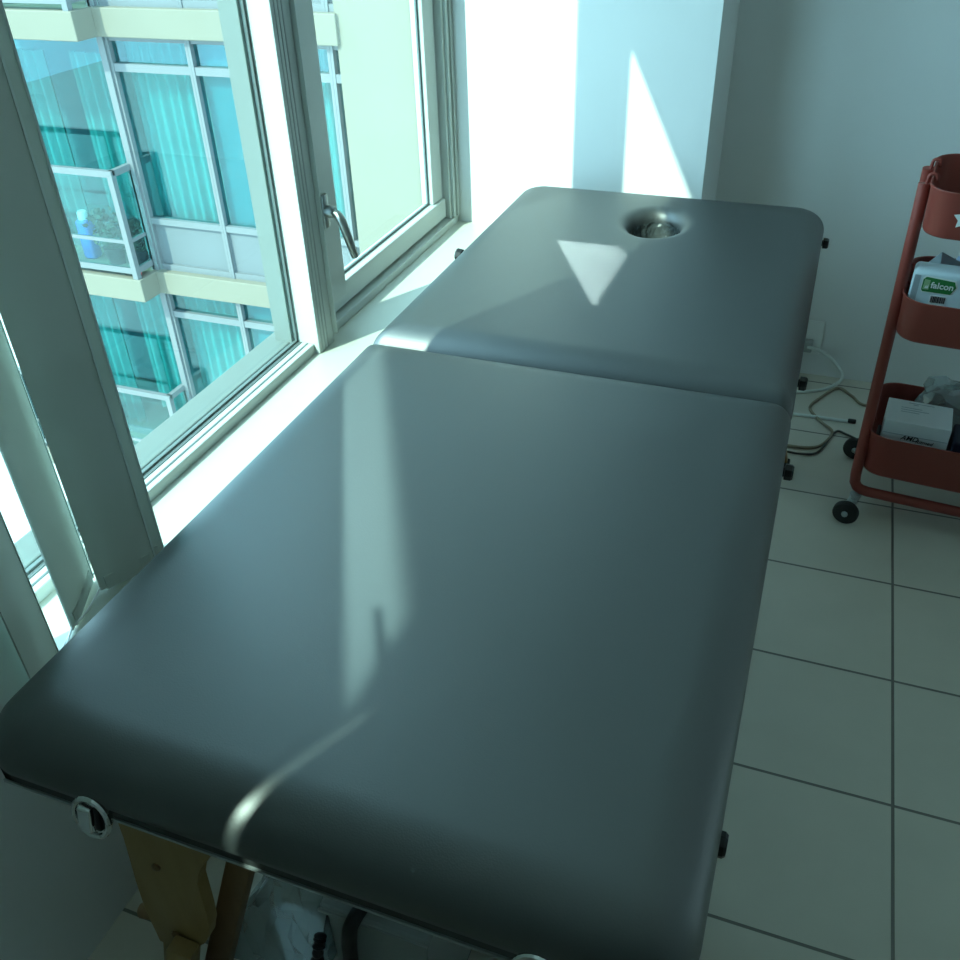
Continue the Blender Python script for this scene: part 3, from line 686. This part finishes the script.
for k in range(-2, 4):
    zt = -.56+STO*k                                               # top of this floor slab
    s = MB(); s.box(-6.74, -3.9, FY-.10, 9.0, zt-.28, zt, .01); s.box(-10, -6.73, FY-.40, 9.0, zt-.28, zt, .01)
    part(s, 'floor_slab', M['concrete'], bd)
    if k == 3: continue
    z0, z1 = zt, zt+STO-.28                                       # clear height above this slab
    zs = z0+.60; zh = z1-.31                                      # spandrel top, transom
    for (a, b_, kind) in ((-6.72, -5.69, 'c'), (-5.69, -4.62, 'b'), (-4.62, -4.04, 'c'), (-4.04, -3.90, 'n')):
        f = MB(); w = .032; y0, y1 = FY, FY+.10
        f.box(a+.001, a+w, y0-.02, y1, z0, z1); f.box(b_-w, b_-.001, y0-.02, y1, z0, z1)
        f.box(a+w, b_-w, y0-.012, y1-.01, zh-.04, zh+.04); f.box(a+w, b_-w, y0-.012, y1-.01, zs-.035, zs+.035); f.box(a+w, b_-w, y0-.008, y1-.01, z0, z0+.07); f.box(a+w, b_-w, y0, y1-.01, z1-.05, z1)
        wn = part(f, 'window', M['bframe'], bd)
        part(MB().box(a+w, b_-w, FY+.03, FY+.06, z0+.07, zs-.035), 'spandrel_panel', M['spandrel'], wn)
        part(MB().box(a+w, b_-w, FY+.04, FY+.046, zs+.035, zh-.04), 'pane', M['bglass'], wn)
        part(MB().box(a+w, b_-w, FY+.04, FY+.046, zh+.04, z1-.05), 'pane', M['bglass'], wn)
        if kind == 'c': part(curtain(a+.02, b_-.02, FY+.24, zs-.2, z1), 'curtain', M['curtain'], wn, 180)
        if kind == 'b': part(MB().box(a+.03, b_-.03, FY+.12, FY+.125, zs-.1, z1), 'sky_reflection_sheet', M['blind'], wn)  # flat sheet, its blue put in for sky reflected in the pane
    # recessed balcony bay: corner post, sliding glass and curtain
    f = MB(); f.box(-6.80, -6.72, FY-.05, FY+.40, z0, z1); f.box(-10, -6.78, FY+.36, FY+.42, z0, z0+.09); f.box(-10, -6.78, FY+.36, FY+.42, z1-.06, z1)
    for xx in (-6.97, -8.95): f.box(xx, xx+.05, FY+.35, FY+.42, z0, z1)
    wn = part(f, 'window', M['bframe'], bd)
    part(MB().box(-10, -6.79, FY+.385, FY+.392, z0+.09, z1-.06), 'pane', M['bglass'], wn)
    part(curtain(-7.85, -6.85, FY+.62, z0+.35, z1-.3, .16, .05), 'curtain', M['curtain'], wn, 180)
    part(curtain(-9.9, -8.2, FY+.62, z0+.05, z1-.3, .16, .05), 'curtain', M['curtain'], wn, 180)
    # balcony railing
    yb = FY-.35; xr = -6.80; r = MB()
    r.box(-10, xr+.03, yb-.03, yb+.03, z0+1.20, z0+1.27); r.box(xr-.03, xr+.03, yb, FY-.02, z0+1.20, z0+1.27)
    rl = part(r, 'railing', M['bframe'], bd)
    r = MB(); r.box(-10, xr, yb-.018, yb+.018, z0+.43, z0+.47); r.box(xr-.018, xr+.018, yb, FY-.02, z0+.43, z0+.47); part(r, 'middle_rail', M['bframe'], rl)
    r = MB(); r.box(-10, xr, yb-.02, yb+.02, z0+.06, z0+.13); r.box(xr-.02, xr+.02, yb, FY-.02, z0+.06, z0+.13); part(r, 'bottom_rail', M['bframe'], rl)
    for px in (xr, xr-1.25, xr-2.5): part(MB().box(px-.035, px+.035, yb-.035, yb+.035, z0, z0+1.22), 'post', M['bframe'], rl)
    part(MB().box(xr-.025, xr+.025, FY-.05, FY-.01, z0, z0+1.22), 'post', M['bframe'], rl)
    part(MB().box(-10, xr-.04, yb-.004, yb+.004, z0+.13, z0+1.20), 'glass_panel', M['railglass'], rl)
    part(MB().box(xr-.004, xr+.004, yb+.04, FY-.05, z0+.13, z0+1.20), 'glass_panel', M['railglass'], rl)
# things on the opposite balcony
ZB = -.56-STO
jc = empty('water_canister', (-7.79, FY+.07, ZB), 0, 'bright blue canister with pale cap on the opposite balcony', 'canister')
part(MB().box(-7.88, -7.70, FY-.02, FY+.16, ZB, ZB+.50, .05, 3), 'canister_body', M['sky_blue'], jc, 40)
part(MB().lathe([(.06, 0), (.06, .08), (.05, .10)], (-7.79, FY+.07, ZB+.495), (0, 0, 1), 16), 'cap', M['white'], jc, 40)
def shrub(x, y, h, w, seed, label):
    e = empty('potted_shrub', (x, y, ZB), 0, label, 'potted plant', 'plants on the opposite balcony')
    part(MB().lathe([(.09, 0), (.13, .2), (.14, .22), (.11, .22)], (x, y, ZB), (0, 0, 1), 16), 'pot', M['pot'], e, 40)
    r = random.Random(seed); b = MB()
    for i in range(240):
        p = Vector((x+r.gauss(0, w), y+r.gauss(0, w*.5), ZB+.2+r.random()*h)); d = Vector((r.uniform(-1, 1), r.uniform(-1, 1), r.uniform(-.3, 1))).normalized()*.09; s_ = d.orthogonal().normalized()*.02
        vs = [b.bm.verts.new(q) for q in (p, p+d*.5+s_, p+d, p+d*.5-s_)]; b.bm.faces.new(vs)
    part(b, 'leaves', M['leaf'], e)
shrub(-7.36, FY+.0, .42, .12, 1, 'taller dark shrub in the middle of the opposite balcony')
shrub(-7.0, FY+.0, .30, .055, 2, 'low dark shrub at the corner of the opposite balcony')
o = MB(); o.lathe([(.035, 0), (.05, .06), (.05, .09), (.03, .1)], (-6.87, FY-.24, ZB), (0, 0, 1), 14)
tag(o.build('flower_pot', M['redpot'], None, 40), 'tiny red pot at the balcony corner outside', 'pot')
struct(MB().box(-40, 12, -30, 30, -9.3, -9.0), 'ground', M['ground'], 'pale paving far below the window')

# ------------------------------------------------------------------ daylight
SUN = Vector((1, 1.91, -1.925)).normalized()                     # direction the direct sun travels
GLINT = Vector((1, -1.91, -1.925)).normalized()                  # sun thrown back by glass that faces it
def aim(o, d): o.rotation_euler = d.to_track_quat('-Z', 'Y').to_euler()
sun = bpy.data.lights.new('sun', 'SUN'); sun.energy = 4.6; sun.angle = math.radians(.55); sun.color = (.90, 1.0, .87)
so = bpy.data.objects.new('sun', sun); COL.objects.link(so); aim(so, SUN); so.location = (-6, -8, 9)
def glint(name, loc, w, h, irr, spread=1.0):                     # collimated patch of reflected sunlight
    l = bpy.data.lights.new(name, 'AREA'); l.shape = 'RECTANGLE'; l.size = w; l.size_y = h; l.spread = math.radians(spread)
    l.energy = irr*w*h; l.color = (.74, 1.0, .97)
    o = bpy.data.objects.new(name, l); COL.objects.link(o); o.location = loc; aim(o, GLINT); return o
cb = Vector((.21, -.448, 0)); t = 1.05/GLINT.x
glint('glass_glint', cb-GLINT*t, .082, .66, .50)
n = 10; x0, x1 = -.10, .038                                       # glint thrown from the far wall onto the table: a clipped triangle
for i in range(n):
    xa = x0+(x1-x0)*(i+.5)/n; zt = .256+1.925*(.198-xa); zb = .517
    p = Vector((xa, WY-.005, (zt+zb)/2)); d = GLINT
    glint('wall_glint', p+d*.14, (x1-x0)/n*.887, (zt-zb)*.745, 1.5)
wd = bpy.data.worlds.new('sky'); SC.world = wd; wd.use_nodes = True
bg = wd.node_tree.nodes['Background']; bg.inputs['Color'].default_value = (.52, .80, 1.0, 1); bg.inputs['Strength'].default_value = 2.9

# added fill: an unseen upward light that brightens the room off the ceiling
fl = empty('fill_lamp', (2.7, .5, FLOOR), 0, 'low white bowl added out of view to hold the fill light', 'lamp')
part(MB().lathe([(.15, 0), (.17, .02), (.30, .20), (.295, .20), (.16, .03), (.02, .02)], (2.7, .5, FLOOR), (0, 0, 1), 40), 'fill_lamp_bowl', M['white'], fl, 60)
ll = bpy.data.lights.new('fill_uplight', 'AREA'); ll.shape = 'DISK'; ll.size = .5; ll.energy = 4.5; ll.color = (.60, .92, 1.0)
lo = bpy.data.objects.new('fill_uplight', ll); COL.objects.link(lo); lo.location = (2.7, .5, FLOOR+.19); lo.rotation_euler = (PI, 0, 0)

# ------------------------------------------------------------------ camera
cam = bpy.data.cameras.new('camera'); co = bpy.data.objects.new('camera', cam); COL.objects.link(co)
cam.sensor_width = 36; cam.sensor_fit = 'HORIZONTAL'; cam.lens = 902.2688/960*36; cam.clip_start = .02; cam.clip_end = 200
ROWS = ((0.9372815587, 0.3474596503, -0.0278400987), (0.1790445874, -0.5484239299, -0.8168073389), (-0.2990757687, 0.7605938368, -0.5762384056))   # image right, image down, forward
rt, dn, fw = (Vector(r) for r in ROWS)
co.matrix_world = Matrix.Translation(CAMC) @ Matrix((rt, -dn, -fw)).transposed().to_4x4()
SC.camera = co
vs = SC.view_settings
vs.view_transform = 'Standard'; vs.look = 'None'; vs.gamma = 1.0; vs.use_curve_mapping = False; vs.exposure = 1.05
SC.cycles.use_denoising = True
SC.cycles.sample_clamp_indirect = 6.0
SC.cycles.max_bounces = 10; SC.cycles.transparent_max_bounces = 16; SC.cycles.diffuse_bounces = 5
